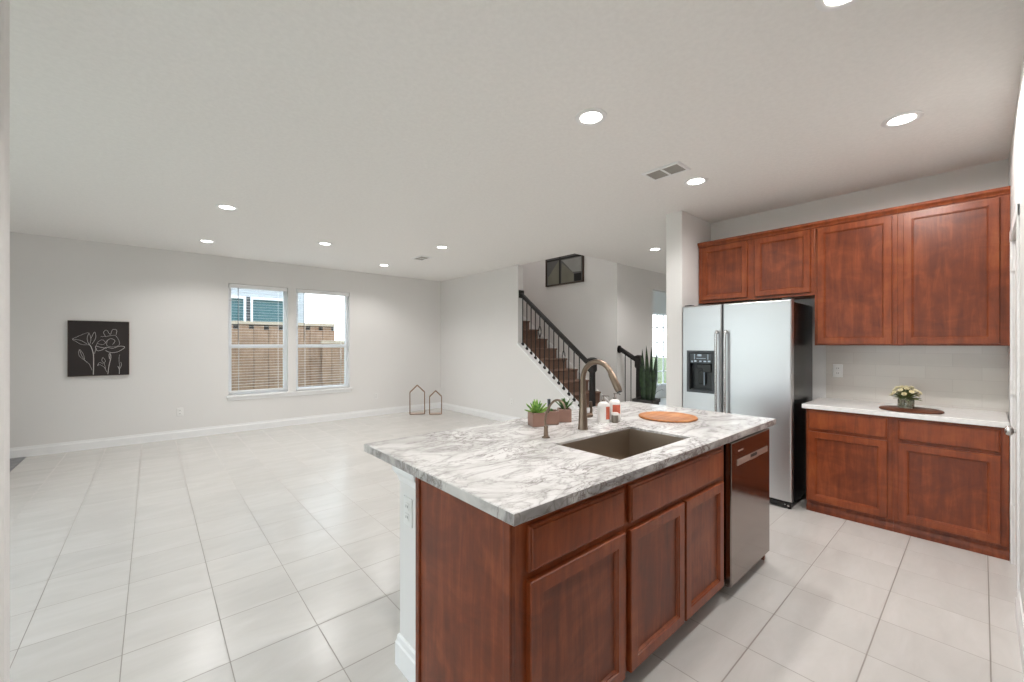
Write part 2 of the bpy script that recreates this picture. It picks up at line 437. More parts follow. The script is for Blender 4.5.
# ------------------------------------------------------------------ pantry door
dr = sthing('door_1', (3.75, YP - .01, 0))
m = MB(); m.box(3.405, 4.095, YP - .05, YP - .012, .01, 2.045, .002)
for z0, z1 in ((.18, .95), (1.06, 1.92)):
    for x0, x1 in ((3.50, 3.71), (3.79, 4.0)):
        m.loft([[(x0 + i, YP - .012 + d_, z0 + i), (x1 - i, YP - .012 + d_, z0 + i), (x1 - i, YP - .012 + d_, z1 - i), (x0 + i, YP - .012 + d_, z1 - i)] for i, d_ in ((0, 0), (.012, .006), (.03, .006), (.045, .001))], True, True)
m.build('door_leaf', 'door_white', dr)
for z in (.33, 1.12, 1.90):
    m = MB(); m.cyl((4.098, YP + .004, z - .045), (4.098, YP + .004, z + .045), .008); m.box(4.075, 4.12, YP - .014, YP - .002, z - .045, z + .045, .001)
    m.build('hinge', 'outlet_white', dr)
m = MB(); m.cyl((3.46, YP - .012, .93), (3.46, YP + .0, .93), .032, seg=24); m.cyl((3.46, YP - .002, .93), (3.46, YP + .03, .93), .011)
m.loft([[(3.46 + r * math.cos(2 * PI * i / 20), YP + y, .93 + r * math.sin(2 * PI * i / 20)) for i in range(20)] for y, r in ((.016, .012), (.022, .022), (.034, .026), (.044, .022), (.048, .010))])
m.build('knob', 'satin_nickel', dr, 40)
m = MB()
for x0, x1 in ((4.10, 4.165), (3.335, 3.40)): m.box(x0, x1, YP, YP + .010, 0, 2.115, .003)
m.box(3.335, 4.165, YP, YP + .012, 2.05, 2.115, .003)
struct(m.build('trim_1', 'trim_white'))

# ------------------------------------------------------------------ windows of the living room
def window(name, W, glassY=YW + .10):
    x0, x1, z0, z1 = W; o = sthing(name, ((x0 + x1) / 2, YW + .1, z0)); t = .048
    m = MB(); ya, yb = YW + .075, YW + .145
    m.box(x0, x0 + t, ya, yb, z0, z1, .003); m.box(x1 - t, x1, ya, yb, z0, z1, .003)
    m.box(x0 + t, x1 - t, ya, yb, z1 - t, z1, .003); m.box(x0 + t, x1 - t, ya, yb, z0, z0 + t, .003)
    m.build('window_frame', 'vinyl_white', o)
    zm = 1.36
    m = MB(); m.box(x0 + t, x1 - t, ya - .005, yb - .02, zm - .028, zm + .028, .003)
    m.build('meeting_rail', 'vinyl_white', o)
    m = MB(); m.box(x0 + t, x1 - t, ya + .02, ya + .026, z0 + t, zm - .028); m.build('pane', 'window_glass', o)
    m = MB(); m.box(x0 + t, x1 - t, ya + .034, ya + .04, zm + .028, z1 - t); m.build('pane', 'window_glass', o)
    return o
window('window_1', W1); window('window_2', W2)
m = MB(); m.box(.873, 2.824, YW - .04, YW + .075, .555, .583, .005); m.box(.895, 2.80, YW - .014, YW, .505, .555, .003)
struct(m.build('trim_2', 'trim_white'))

def blind(W, label, zb, rails):
    x0, x1 = W[0] + .008, W[1] - .008; o = thing('window_blind', ((x0 + x1) / 2, YW + .04, zb), label, 'blind', 'horizontal blinds in the two windows')
    MB().box(x0, x1, YW + .008, YW + .066, 2.285, 2.345, .003).build('headrail', 'blind_white', o)
    m = MB(); z = 2.262; tilt = 0.
    while z > zb + .03:
        m.prism([(x0 + .004, YW + .018, z), (x0 + .004, YW + .037, z + .0012), (x0 + .004, YW + .056, z), (x0 + .004, YW + .056, z + .0012), (x0 + .004, YW + .037, z + .0024), (x0 + .004, YW + .018, z + .0012)], (x1 - x0 - .008, 0, 0)); z -= .0445
    m.build('slats', 'blind_white', o)
    m = MB(); m.box(x0 + .002, x1 - .002, YW + .012, YW + .062, zb, zb + .022, .003); m.build('bottom_rail', 'blind_white', o)
    m = MB()
    for k in (.16, .84):
        x = x0 + (x1 - x0) * k
        for y in (.012, .062): m.box(x - .0012, x + .0012, YW + y - .001, YW + y + .001, zb, 2.29)
    m.build('ladder_cord', 'blind_white', o)
    MB().cyl((x0 + .12, YW + .004, 2.29), (x0 + .12, YW + .004, 1.45), .0045, seg=8).build('tilt_wand', 'dark_slot', o)
blind(W1, 'white slatted blind in the left window, its bottom rail just above the sill', .63, 2)
blind(W2, 'white slatted blind in the right window beside the plain wall', .60, 1)

# study window, then two unseen windows added to let in daylight
def plain_window(name, axis, c, a0, a1, z0, z1, nx, nz, portal, face):
    """frame, muntins and pane filling an opening in a wall centred on coordinate c"""
    mid = ((a0 + a1) / 2)
    o = sthing(name, (mid, c, z0) if axis == 'y' else (c, mid, z0)); t = .05
    def bx(m, a, b, za, zb, d0, d1):
        if axis == 'y': m.box(a, b, c + d0, c + d1, za, zb)
        else: m.box(c + d0, c + d1, a, b, za, zb)
    m = MB(); bx(m, a0, a0 + t, z0, z1, -.03, .03); bx(m, a1 - t, a1, z0, z1, -.03, .03); bx(m, a0 + t, a1 - t, z1 - t, z1, -.03, .03); bx(m, a0 + t, a1 - t, z0, z0 + t, -.03, .03)
    for i in range(1, nx):
        a = a0 + (a1 - a0) * i / nx; bx(m, a - .012, a + .012, z0 + t, z1 - t, -.015, .015)
    for i in range(1, nz):
        a = z0 + (z1 - z0) * i / nz; bx(m, a0 + t, a1 - t, a - .012, a + .012, -.0145, .0145)
    m.build('window_frame', 'vinyl_white', o)
    m = MB(); bx(m, a0 + t, a1 - t, z0 + t, z1 - t, -.003, .003); m.build('pane', 'window_glass', o)
plain_window('window_3', 'y', 5.55, 8.9, 10.8, .3, 2.206, 6, 5, True, 1)
plain_window('added_window_4', 'x', XW0 - .06, 2.4, 5.1, .08, 2.45, 3, 1, True, -1)
plain_window('added_window_5', 'x', -3.25, -.6, 1.95, .1, 2.4, 3, 1, True, -1)

# ------------------------------------------------------------------ outside
struct(MB().box(-30, 40, 7.93, 40, -.2, -.02).build('ground', 'grass_ground'))
struct(MB().box(-30, -3.4, -20, 7.93, -.2, -.02).build('ground_side', 'grass_ground'))
fy = 10.0
f = thing('wooden_fence', (1.3, fy, 0), 'tall brown wooden fence with a pale cap outside the living room windows', 'fence')
x = -2.2; k = 0
while x < 3.1:
    wd = .262; m = MB(); dz = R.uniform(-.012, .012)
    m.prism([(x, fy, 0), (x + wd, fy, 0), (x + wd, fy, 1.70 + dz), (x + wd - .085, fy, 1.70 + dz), (x + wd - .085, fy, 1.79 + dz), (x, fy, 1.79 + dz)], (0, .02, 0))
    m.build('picket', 'fence_wood', f); x += .272
MB().box(-2.2, 3.22, fy - .03, fy + .05, 1.80, 1.865, .004).build('cap', 'fence_cap_wood', f)
MB().box(-2.2, 3.22, fy + .021, fy + .06, 1.66, 1.80).build('rail', 'toe_dark', f)  # dark tone stands for the shade behind the picket notches
MB().box(-2.2, 3.22, fy + .03, fy + .05, 0, 1.672).build('gap_shade_boards', 'toe_dark', f)  # dark sheet put in as the shade between the pickets
f = thing('wooden_fence', (3.9, fy - .05, 0), 'short lower stretch of brown wooden fence at the right end of the tall one', 'fence')
x = 2.93
while x < 5.2:
    m = MB(); m.box(x, x + .2, fy - .09, fy - .07, 0, 1.40); m.build('picket', 'fence_wood', f); x += .21
MB().box(2.9, 5.25, fy - .12, fy - .04, 1.40, 1.47, .004).build('cap', 'fence_cap_wood', f)
h = thing('house', (1.5, 13.5, 0), 'white neighbouring house with dark teal windows beyond the fence', 'house')
wall_y(13, 13.2, -4, 3.35, 0, 5.4, [(1.2, 1.90, 1.1, 2.66), (2.0, 2.90, 1.1, 2.66)]).build('house_wall', 'house_siding', h)
for x0, x1 in ((1.2, 1.90), (2.0, 2.90)):
    m = MB(); t = .055; m.box(x0, x0 + t, 12.96, 13.06, 1.1, 2.66); m.box(x1 - t, x1, 12.96, 13.06, 1.1, 2.66); m.box(x0 + t, x1 - t, 12.96, 13.06, 2.60, 2.66); m.box(x0 + t, x1 - t, 12.96, 13.06, 1.1, 1.17)
    fr_ = m.build('house_window', 'vinyl_white', h); MB().box(x0 + t, x1 - t, 13.03, 13.05, 1.17, 2.60).build('pane', 'house_glass', fr_)
MB().box(1.903, 1.997, 12.97, 13.0, 1.1, 2.66).build('window_post', 'dispenser_grey', h)
m = MB(); m.prism([(-4.3, 12.6, 5.4), (-4.3, 17.5, 5.4), (-4.3, 15.0, 7.2)], (7.9, 0, 0)); m.build('roof', 'dispenser_grey', h)
MB().box(3.15, 3.35, 13.2, 17, 0, 5.4).build('house_side', 'house_siding', h)

# ------------------------------------------------------------------ cabinet fronts
def fmap(plane, c):
    """front-plane mapper: (u, z, outwards) -> world; 'y' fronts face -Y at Y=c, 'x' fronts face -X at X=c"""
    if plane == 'y': return lambda u, z, d: (u, c - d, z)
    return lambda u, z, d: (c - d, u, z)
def rect(fm, u0, u1, z0, z1, i, d): return [fm(u0 + i, z0 + i, d), fm(u1 - i, z0 + i, d), fm(u1 - i, z1 - i, d), fm(u0 + i, z1 - i, d)]
def shaker(fm, u0, u1, z0, z1, parent, fr=.058):
    m = MB()
    L = [(0, 0), (0, .018), (.003, .0215), (fr - .011, .0215), (fr - .0085, .0165), (fr - .005, .0165), (fr, .0085), (fr, 0)]
    m.loft([rect(fm, u0, u1, z0, z1, i, d) for i, d in L], ring=True)
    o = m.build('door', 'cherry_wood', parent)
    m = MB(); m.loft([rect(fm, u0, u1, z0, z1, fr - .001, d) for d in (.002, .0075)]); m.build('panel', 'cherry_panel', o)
    return o
def slab(fm, u0, u1, z0, z1, parent):
    m = MB(); m.loft([rect(fm, u0, u1, z0, z1, i, d) for i, d in ((0, 0), (0, .012), (.003, .0155), (.009, .0165), (.011, .0215))])
    return m.build('drawer_front', 'cherry_wood', parent)
def bx(fm, m, u0, u1, z0, z1, d0, d1, bev=0.):
    a, b = fm(u0, z0, d0), fm(u1, z1, d1)
    m.box(min(a[0], b[0]), max(a[0], b[0]), min(a[1], b[1]), max(a[1], b[1]), min(a[2], b[2]), max(a[2], b[2]), bev); return m

# wall cabinets
XF = 4.44; fw = fmap('x', XF)
def upper(y0, y1, z0, label, doors, ends=()):
    o = thing('wall_cabinet', (4.6, (y0 + y1) / 2, z0), label, 'cabinet', 'cherry wall cabinets over the kitchen counter')
    MB().box(XF, XK - .002, max(y0, YP + .001), y1, z0, 2.45, .002).build('cabinet_body', 'cherry_wood', o)
    m = MB(); c = [(XF, 2.425), (XF - .010, 2.428), (XF - .014, 2.44), (XF - .030, 2.455), (XF - .034, 2.475), (XF, 2.475)]
    m.prism([(x_, y0, z_) for x_, z_ in c], (0, y1 - y0, 0)); m.build('crown', 'cherry_wood', o)
    for u0, u1, za, zb in doors: shaker(fw, u0, u1, za, zb, o)
    return o
upper(.982, 2.012, 1.830, 'cherry wall cabinet with two short doors above the refrigerator', [(1.528, 1.975, 1.858, 2.415), (1.011, 1.461, 1.858, 2.415)])
upper(.440, .9815, 1.383, 'narrower tall cherry wall cabinet next to the refrigerator', [(.471, .960, 1.395, 2.413)])
upper(YP, .4395, 1.383, 'tall cherry wall cabinet at the right end, beside the pantry door', [(-.080, .407, 1.395, 2.413)])

# base cabinets under the white counter
XB = 4.145; fb = fmap('x', XB)
def lower(y0, y1, label, d0, d1):
    o = thing('base_cabinet', (4.45, (y0 + y1) / 2, 0), label, 'cabinet', 'cherry base cabinets along the kitchen wall')
    MB().box(XB, XK - .002, y0, y1, .085, .857, .002).build('cabinet_body', 'cherry_wood', o)
    m = MB(); m.box(XB + .02, XK - .002, y0, y1, 0, .085); m.prism([(XB + .02, y0, 0), (XB + .004, y0, 0), (XB + .004, y0, .03), (XB + .012, y0, .05), (XB + .02, y0, .06)], (0, y1 - y0, 0))
    m.build('toe_kick', 'cherry_panel', o)
    slab(fb, d0, d1, .690, .838, o); shaker(fb, d0, d1, .098, .670, o)
lower(.436, .975, 'cherry base cabinet with one drawer over a door, beside the refrigerator', .466, .957)
lower(-.116, .4355, 'cherry base cabinet with one drawer over a door, at the pantry end', -.080, .408)
tag(MB().box(4.105, XK - .002, -.116, .998, .858, .893, .003).build('countertop', 'quartz_white'), 'plain white stone countertop along the kitchen wall', 'countertop')
struct(MB().box(XK - .008, XK, YP, .960, .893, 1.383).build('wall_backsplash', 'backsplash_tile'))

# ------------------------------------------------------------------ refrigerator
FX = 4.03
fr_ = thing('refrigerator', (4.4, 1.52, 0), 'stainless steel side-by-side refrigerator with a dispenser and black sides', 'refrigerator')
MB().box(FX + .075, 4.70, 1.055, 1.992, .03, 1.755, .006).build('body', 'black_enamel', fr_)
ff = fmap('x', FX + .065)
def fdoor(y0, y1, name, hole=None):
    m = MB(); z0, z1 = .062, 1.772
    L = [(0, 0), (0, .052), (.004, .060), (.012, .065)]
    if not hole: m.loft([rect(ff, y0, y1, z0, z1, i, d) for i, d in L])
    else:
        a, b, c, d_ = hole
        lo = [rect(ff, y0, y1, z0, z1, i, d) for i, d in L] + [[ff(a, c, .065), ff(b, c, .065), ff(b, d_, .065), ff(a, d_, .065)], [ff(a, c, .0), ff(b, c, .0), ff(b, d_, .0), ff(a, d_, .0)]]
        m.loft(lo, ring=True)
    return m.build(name, 'fridge_steel', fr_)
d1 = fdoor(1.611, 1.995, 'freezer_door', (1.68, 1.94, .925, 1.325))
d2 = fdoor(1.050, 1.603, 'fridge_door')
# water and ice dispenser in the freezer door
m = MB(); L = [(-.006, .068), (.0, .072), (.016, .072), (.022, .064)]
zz = (.925, 1.325)
m.loft([rect(ff, 1.68, 1.94, zz[0], zz[1], i, d) for i, d in L] + [rect(ff, 1.68, 1.94, zz[0], zz[1], .022, .050), rect(ff, 1.68, 1.94, zz[0], zz[1], .0, .050)], ring=True)
dp = m.build('dispenser', 'dispenser_grey', d1)
m = MB(); bx(ff, m, 1.702, 1.918, 1.205, 1.303, .051, .066, .003); m.build('control_panel', 'dispenser_panel', d1)
m = MB()
for a, b, c, d_ in ((1.715, 1.74, 1.22, 1.235), (1.755, 1.78, 1.22, 1.232), (1.80, 1.82, 1.22, 1.232), (1.85, 1.872, 1.22, 1.235), (1.885, 1.90, 1.215, 1.23), (1.735, 1.742, 1.245, 1.295), (1.76, 1.85, 1.252, 1.256), (1.80, 1.84, 1.275, 1.295), (1.865, 1.872, 1.245, 1.295)): bx(ff, m, a, b, c, d_, .066, .0668)
m.build('icons', 'icon_pale', d1)
m = MB(); m.loft([[ff(a, b, d) for a, b in ((1.702, .947), (1.918, .947), (1.918, 1.203), (1.702, 1.203))] for d in (.0645, .004)] , True, False)
m = MB(); bx(ff, m, 1.70, 1.92, .945, 1.205, .002, .008); bx(ff, m, 1.70, 1.704, .945, 1.205, .008, .06); bx(ff, m, 1.916, 1.92, .945, 1.205, .008, .06); bx(ff, m, 1.70, 1.92, .945, .955, .008, .06); m.build('recess', 'black_plastic', d1)
m = MB(); bx(ff, m, 1.72, 1.80, 1.12, 1.20, .012, .045, .006); bx(ff, m, 1.80, 1.86, 1.15, 1.20, .012, .04, .006); bx(ff, m, 1.775, 1.85, 1.0, 1.13, .012, .02, .004); m.build('paddle', 'black_enamel', d1)
m = MB(); m.cyl(ff(1.79, 1.12, .03), ff(1.79, .99, .03), .004, seg=8); m.build('water_tube', 'icon_pale', d1)
for y, dd in ((1.645, d1), (1.566, d2)):
    m = MB(); x = FX - .05
    pts = [(FX, y, 1.50), (x + .022, y, 1.515), (x + .006, y, 1.495), (x, y, 1.44), (x, y, .95), (x, y, .56), (x + .006, y, .50), (x + .022, y, .48), (FX, y, .49)]
    m.tube(spline(pts, 5), .0125, 12); m.build('handle', 'handle_steel', dd, 50)
MB().box(FX + .01, FX + .075, 1.055, 1.992, .012, .058, .004).build('base_grille', 'black_enamel', fr_)
for x, y in ((FX + .04, 1.075), (FX + .04, 1.97), (4.6, 1.97), (4.6, 1.075)): MB().cyl((x, y, 0), (x, y, .03), .014).build('foot', 'black_enamel', fr_)
for y, z, r_ in ((1.075, .03, .009), (1.10, .037, .006)): MB().cyl((FX + .012, y, z), (FX + .006, y, z), r_, seg=12).build('foot_bolt', 'handle_steel', fr_)
for y in (1.06, 1.915): MB().box(FX + .03, FX + .10, y, y + .07, 1.773, 1.785, .003).build('hinge_cover', 'black_plastic', fr_)

# ------------------------------------------------------------------ island
IX0, IX1, IY0, IY1, ZT, TH = .776, 3.036, .878, 1.977, .912, .039
YF = .925; fi = fmap('y', YF)
hw = MB(); hw.box(.815, 3.0, 1.502, 1.672, 0, ZT - TH - .001)
hwo = struct(hw.build('wall_island', 'wall_paint'))
m = MB()
m.loft([[(.815 - i, 1.502, z), (.815 - i, 1.672 + i, z), (3.0 + i, 1.672 + i, z), (3.0 + i, 1.502, z), (3.0, 1.502, z), (3.0, 1.672, z), (.815, 1.672, z), (.815, 1.502, z)] for i, z in ((.016, 0), (.016, .098), (.011, .106), (.009, .128), (.004, .134))])
struct(m.build('baseboard_island', 'trim_white'))
m = MB()
m.loft([[(.815 - i, 1.502, z), (.815 - i, 1.672 + i, z), (3.0 + i, 1.672 + i, z), (3.0 + i, 1.502, z), (3.0, 1.502, z), (3.0, 1.672, z), (.815, 1.672, z), (.815, 1.502, z)] for i, z in ((.002, .80), (.010, .825), (.024, .845), (.026, .8715))])
struct(m.build('trim_3', 'trim_white'))

def island_unit(name, x0, x1, label, cat='cabinet'):
    o = thing(name, ((x0 + x1) / 2, 1.2, 0), label, cat)
    m = MB()
    # open box: sides, floor, back and front frame, so that a sink can hang inside
    m.box(x0, x0 + .018, YF, 1.498, .10, ZT - TH - .001); m.box(x1 - .018, x1, YF, 1.498, .10, ZT - TH - .001)
    m.box(x0 + .018, x1 - .018, YF, 1.498, .10, .118); m.box(x0 + .018, x1 - .018, 1.48, 1.498, .118, ZT - TH - .001)
    m.box(x0 + .018, x1 - .018, YF, YF + .018, .118, .655)
    m.box(x0 + .018, x1 - .018, YF, YF + .018, .655, ZT - TH - .001)
    m.build('cabinet_body', 'cherry_wood', o)
    m = MB(); m.box(x0, x1, YF + .075, YF + .09, 0, .10); m.build('toe_kick', 'toe_dark', o)
    return o
o = island_unit('base_cabinet', .822, 1.392, 'cherry island cabinet with one drawer over one door, at the island end')
slab(fi, .868, 1.374, .695, .838, o); shaker(fi, .868, 1.374, .105, .668, o)
m = MB(); m.box(.804, .8218, YF - .002, 1.470, 0, ZT - TH - .001, .0015); m.box(.796, .8218, 1.470, 1.500, 0, ZT - TH - .001, .004); m.box(.799, .804, YF - .002, YF + .03, 0, ZT - TH - .001, .002)
m.build('end_panel', 'cherry_panel', o)
o = island_unit('sink_cabinet', 1.393, 2.338, 'cherry island sink cabinet with two doors below a wide drawer front')
slab(fi, 1.413, 2.290, .690, .838, o); shaker(fi, 1.413, 1.852, .105, .664, o); shaker(fi, 1.869, 2.290, .105, .664, o)
# dishwasher
o = thing('dishwasher', (2.66, 1.2, 0), 'stainless steel dishwasher at the far end of the island front', 'dishwasher')
DY = .892
m = MB(); m.box(2.358, 2.962, DY + .035, 1.48, .10, .862); m.build('tub', 'black_enamel', o)
m = MB(); m.loft([[(2.355 + i, y, .075 + i), (2.966 - i, y, .075 + i), (2.966 - i, y, .858 - i), (2.355 + i, y, .858 - i)] for i, y in ((0, DY + .034), (0, DY + .006), (.003, DY + .001), (.006, DY))])
dd = m.build('door', 'dishwasher_steel', o)
m = MB(); zc = .738
def pr_(x0, x1, z0, z1, d0, d1): m.box(x0, x1, DY - d1, DY - d0, z0, z1, .0015)
pr_(2.437, 2.625, zc - .017, zc + .017, 0, .004); pr_(2.735, 2.915, zc - .017, zc + .017, 0, .004); pr_(2.625, 2.735, zc - .017, zc - .006, 0, .007); pr_(2.625, 2.735, zc + .013, zc + .017, 0, .004)
m.build('handle_strip', 'pale_strip', dd)
m = MB(); m.box(2.626, 2.734, DY - .002, DY - .0003, zc - .005, zc + .0125); m.build('handle_pocket', 'black_plastic', dd)
m = MB(); m.box(2.45, 2.52, DY - .0012, DY - .0002, .797, .805); m.build('badge', 'pale_strip', dd)
m = MB(); m.box(2.36, 2.96, DY + .10, DY + .12, .0, .10); m.build('toe_panel', 'toe_dark', o)
m = MB(); m.box(2.969, 2.989, YF, 1.498, 0, ZT - TH - .001, .001)
tag(m.build('end_panel_board', 'cherry_panel'), 'upright cherry end board between the dishwasher and the far island end', 'panel')
# worktop with the sink cut-out
SX0, SX1, SY0, SY1 = 1.470, 2.112, .996, 1.368
def rr(x0, x1, y0, y1, z): return [(x0, y0, z), (x1, y0, z), (x1, y1, z), (x0, y1, z)]
zb = ZT - TH
m = MB(); c = .003
m.loft([rr(IX0 + c, IX1 - c, IY0 + c, IY1 - c, zb), rr(IX0, IX1, IY0, IY1, zb + c), rr(IX0, IX1, IY0, IY1, ZT - c), rr(IX0 + c, IX1 - c, IY0 + c, IY1 - c, ZT), rr(SX0 - c, SX1 + c, SY0 - c, SY1 + c, ZT), rr(SX0, SX1, SY0, SY1, ZT - c), rr(SX0, SX1, SY0, SY1, zb)], ring=True)
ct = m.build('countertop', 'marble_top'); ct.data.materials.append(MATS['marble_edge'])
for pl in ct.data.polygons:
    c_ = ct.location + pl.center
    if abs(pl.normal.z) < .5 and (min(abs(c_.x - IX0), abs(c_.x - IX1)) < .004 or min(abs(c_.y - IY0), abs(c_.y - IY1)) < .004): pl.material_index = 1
tag(ct, 'grey-veined white marbled worktop of the kitchen island, with the sink cut-out', 'countertop')
# sink
o = thing('kitchen_sink', ((SX0 + SX1) / 2, (SY0 + SY1) / 2, .69), 'brown-grey steel undermount sink sunk into the island worktop', 'sink')
m = MB(); zr = ZT - .014; e_ = .008; zf = .70
m.loft([rr(SX0 + .0008, SX1 - .0008, SY0 + .0008, SY1 - .0008, zr), rr(SX0 + e_ * .3, SX1 - e_ * .3, SY0 + e_ * .3, SY1 - e_ * .3, zr), rr(SX0 + e_, SX1 - e_, SY0 + e_, SY1 - e_, zf + .02), rr(SX0 + .03, SX1 - .03, SY0 + .03, SY1 - .03, zf), rr(SX0 + .03, SX1 - .03, SY0 + .03, SY1 - .03, zf - .003), rr(SX0 + e_ - .003, SX1 - e_ + .003, SY0 + e_ - .003, SY1 - e_ + .003, zf + .018), rr(SX0 + .0006, SX1 - .0006, SY0 + .0006, SY1 - .0006, zr - .003)], False, False)
bm = m.bm
m2 = MB(); m2.box(SX0 + .03, SX1 - .03, SY0 + .03, SY1 - .03, zf - .003, zf); 
me = bpy.data.meshes.new('t'); m2.bm.to_mesh(me); m2.bm.free(); bm.from_mesh(me); bpy.data.meshes.remove(me)
m.build('basin', 'sink_steel', o)
m = MB(); m.lathe((SX0 + SX1) / 2, (SY0 + SY1) / 2, [(.045, zf), (.045, zf + .003), (.036, zf + .004), (.034, zf + .001), (.01, zf + .001)]); m.build('drain', 'handle_steel', o, 40)

# ------------------------------------------------------------------ things on the island
FXc, FYc = 1.842, 1.492
o = thing('kitchen_faucet', (FXc, FYc, ZT), 'tall bronze pull-down kitchen faucet arching over the island sink', 'faucet')
m = MB(); m.lathe(FXc, FYc, [(.029, ZT), (.029, ZT + .006), (.0265, ZT + .01), (.025, ZT + .06), (.0205, ZT + .13), (.0165, ZT + .20)], 24); m.build('base', 'faucet_bronze', o, 40)
zt0 = ZT + .20
m = MB(); rad = .099
pts = [(FXc, FYc, zt0)] + [(FXc, FYc, zt0 + .05)] + [tuple(p) for p in arc((FXc, FYc - rad, zt0 + .086), (0, 1, 0), (0, 0, 1), rad, 0, PI * .865, 16)]
m.tube(pts, .0145, 16); m.build('neck', 'faucet_bronze', o, 60)
pe = Vector(pts[-1]); dirn = (pe - Vector(pts[-2])).normalized()
m = MB(); m.tube([pe, pe + dirn * .01, pe + dirn * .09, pe + dirn * .105], [.0165, .018, .0195, .017], 16); sp_ = m.build('spray_head', 'faucet_bronze', o, 40)
m = MB(); m.tube([pe + dirn * .1055, pe + dirn * .112], [.014, .014], 16); m.build('nozzle', 'black_plastic', o, 40)
m = MB(); m.cyl((FXc + .018, FYc - .006, ZT + .075), (FXc + .060, FYc - .012, ZT + .075), .014); m.tube([(FXc + .056, FYc - .012, ZT + .078), (FXc + .05, FYc - .02, ZT + .11), (FXc + .042, FYc - .02, ZT + .155)], [.008, .0075, .009], 10); m.build('lever', 'faucet_bronze', o, 40)

SXc, SYc = 1.532, 1.484
o = thing('water_faucet', (SXc, SYc, ZT), 'small slim gooseneck tap with an upright lever, left of the tall faucet', 'faucet')
m = MB(); m.lathe(SXc, SYc, [(.021, ZT), (.021, ZT + .004), (.012, ZT + .008), (.0105, ZT + .05), (.0125, ZT + .055), (.009, ZT + .062)], 20); m.build('base', 'faucet_bronze', o, 40)
m = MB(); m.tube(spline([(SXc, SYc, ZT + .055), (SXc, SYc + .006, ZT + .09), (SXc, SYc - .01, ZT + .135), (SXc, SYc - .035, ZT + .175), (SXc, SYc - .07, ZT + .20), (SXc, SYc - .11, ZT + .197), (SXc, SYc - .128, ZT + .175), (SXc, SYc - .13, ZT + .16)], 6), .0058, 12); m.build('neck', 'faucet_bronze', o, 60)
m = MB(); m.tube([(SXc + .004, SYc - .012, ZT + .13), (SXc + .006, SYc - .016, ZT + .15), (SXc + .006, SYc - .016, ZT + .20)], [.004, .0075, .0085], 10); m.build('lever', 'dispenser_grey', o, 40)

CAMDIR = Matrix.Rotation(-YAW, 4, 'Z')
def planter(cx, cy, rot, label, plant, sz=.079, ht=.080):
    o = thing('planter_pot', (cx, cy, ZT), label, 'plant', 'small square copper-toned pots on the island')
    M = Matrix.Translation((cx, cy, 0)) @ Matrix.Rotation(rot, 4, 'Z')
    a = sz / 2
    def sq(r, z): return [M @ Vector((r * sx_, r * sy_, z)) for sx_, sy_ in ((-1, -1), (1, -1), (1, 1), (-1, 1))]
    m = MB(); m.loft([sq(a - .003, ZT), sq(a, ZT + .003), sq(a, ZT + ht - .002), sq(a - .002, ZT + ht), sq(a - .006, ZT + ht), sq(a - .006, ZT + ht - .014)], True, True); m.build('pot', 'planter_copper', o)
    m = MB(); m.loft([sq(a - .0065, ZT + ht - .0135), sq(a - .0065, ZT + ht - .008), sq(a - .015, ZT + ht - .005)]); m.build('soil', 'soil', o)
    m = MB(); top = ZT + ht - .008
    if plant == 'rosette':
        for k in range(20):
            an = k * 2.39996; el = .25 + 1.15 * (1 - k / 20); 
            d = Vector((math.cos(an) * math.sin(el), math.sin(an) * math.sin(el), math.cos(el)))
            m.leaf((cx + d.x * .004, cy + d.y * .004, top), d, Vector((0, 0, 1)) if abs(d.z) < .95 else Vector((1, 0, 0)), R.uniform(.068, .098), .021, -.12, .003, 6, lambda t: math.sin(PI * min(1., .25 + .75 * t)) ** .7, .22)
        m.build('leaves', 'succulent_green', o, 60)
    elif plant == 'bush':
        for k in range(64):
            an = k * 2.39996; el = R.uniform(.05, .85)
            d = Vector((math.cos(an) * math.sin(el), math.sin(an) * math.sin(el), math.cos(el)))
            m.leaf((cx + d.x * .006, cy + d.y * .006, top), d, Vector((0, 0, 1)) if abs(d.z) < .95 else Vector((1, 0, 0)), R.uniform(.045, .078), .0105, .05, .002, 5, None, .2)
        m.build('leaves', 'bush_green', o, 60)
    else:
        for k in range(12):
            an = k * 2.39996; el = R.uniform(.3, 1.2)
            d = Vector((math.cos(an) * math.sin(el), math.sin(an) * math.sin(el), math.cos(el)))
            m.leaf((cx, cy, top), d, (0, 0, 1), R.uniform(.015, .026), .008, .1, .002, 4, None, .2)
        m.build('leaves', 'bush_green', o, 60)
planter(1.714, 1.738, -YAW + .34, 'square copper-toned pot with a bright green pointed succulent, nearest the camera of three', 'rosette')
planter(1.826, 1.724, -YAW + .05, 'square copper-toned pot with hardly any leaves, middle of the three on the island', 'sprig')
planter(1.942, 1.722, -YAW + .02, 'square copper-toned pot with a bushy dark green plant, nearest the tall faucet', 'bush')

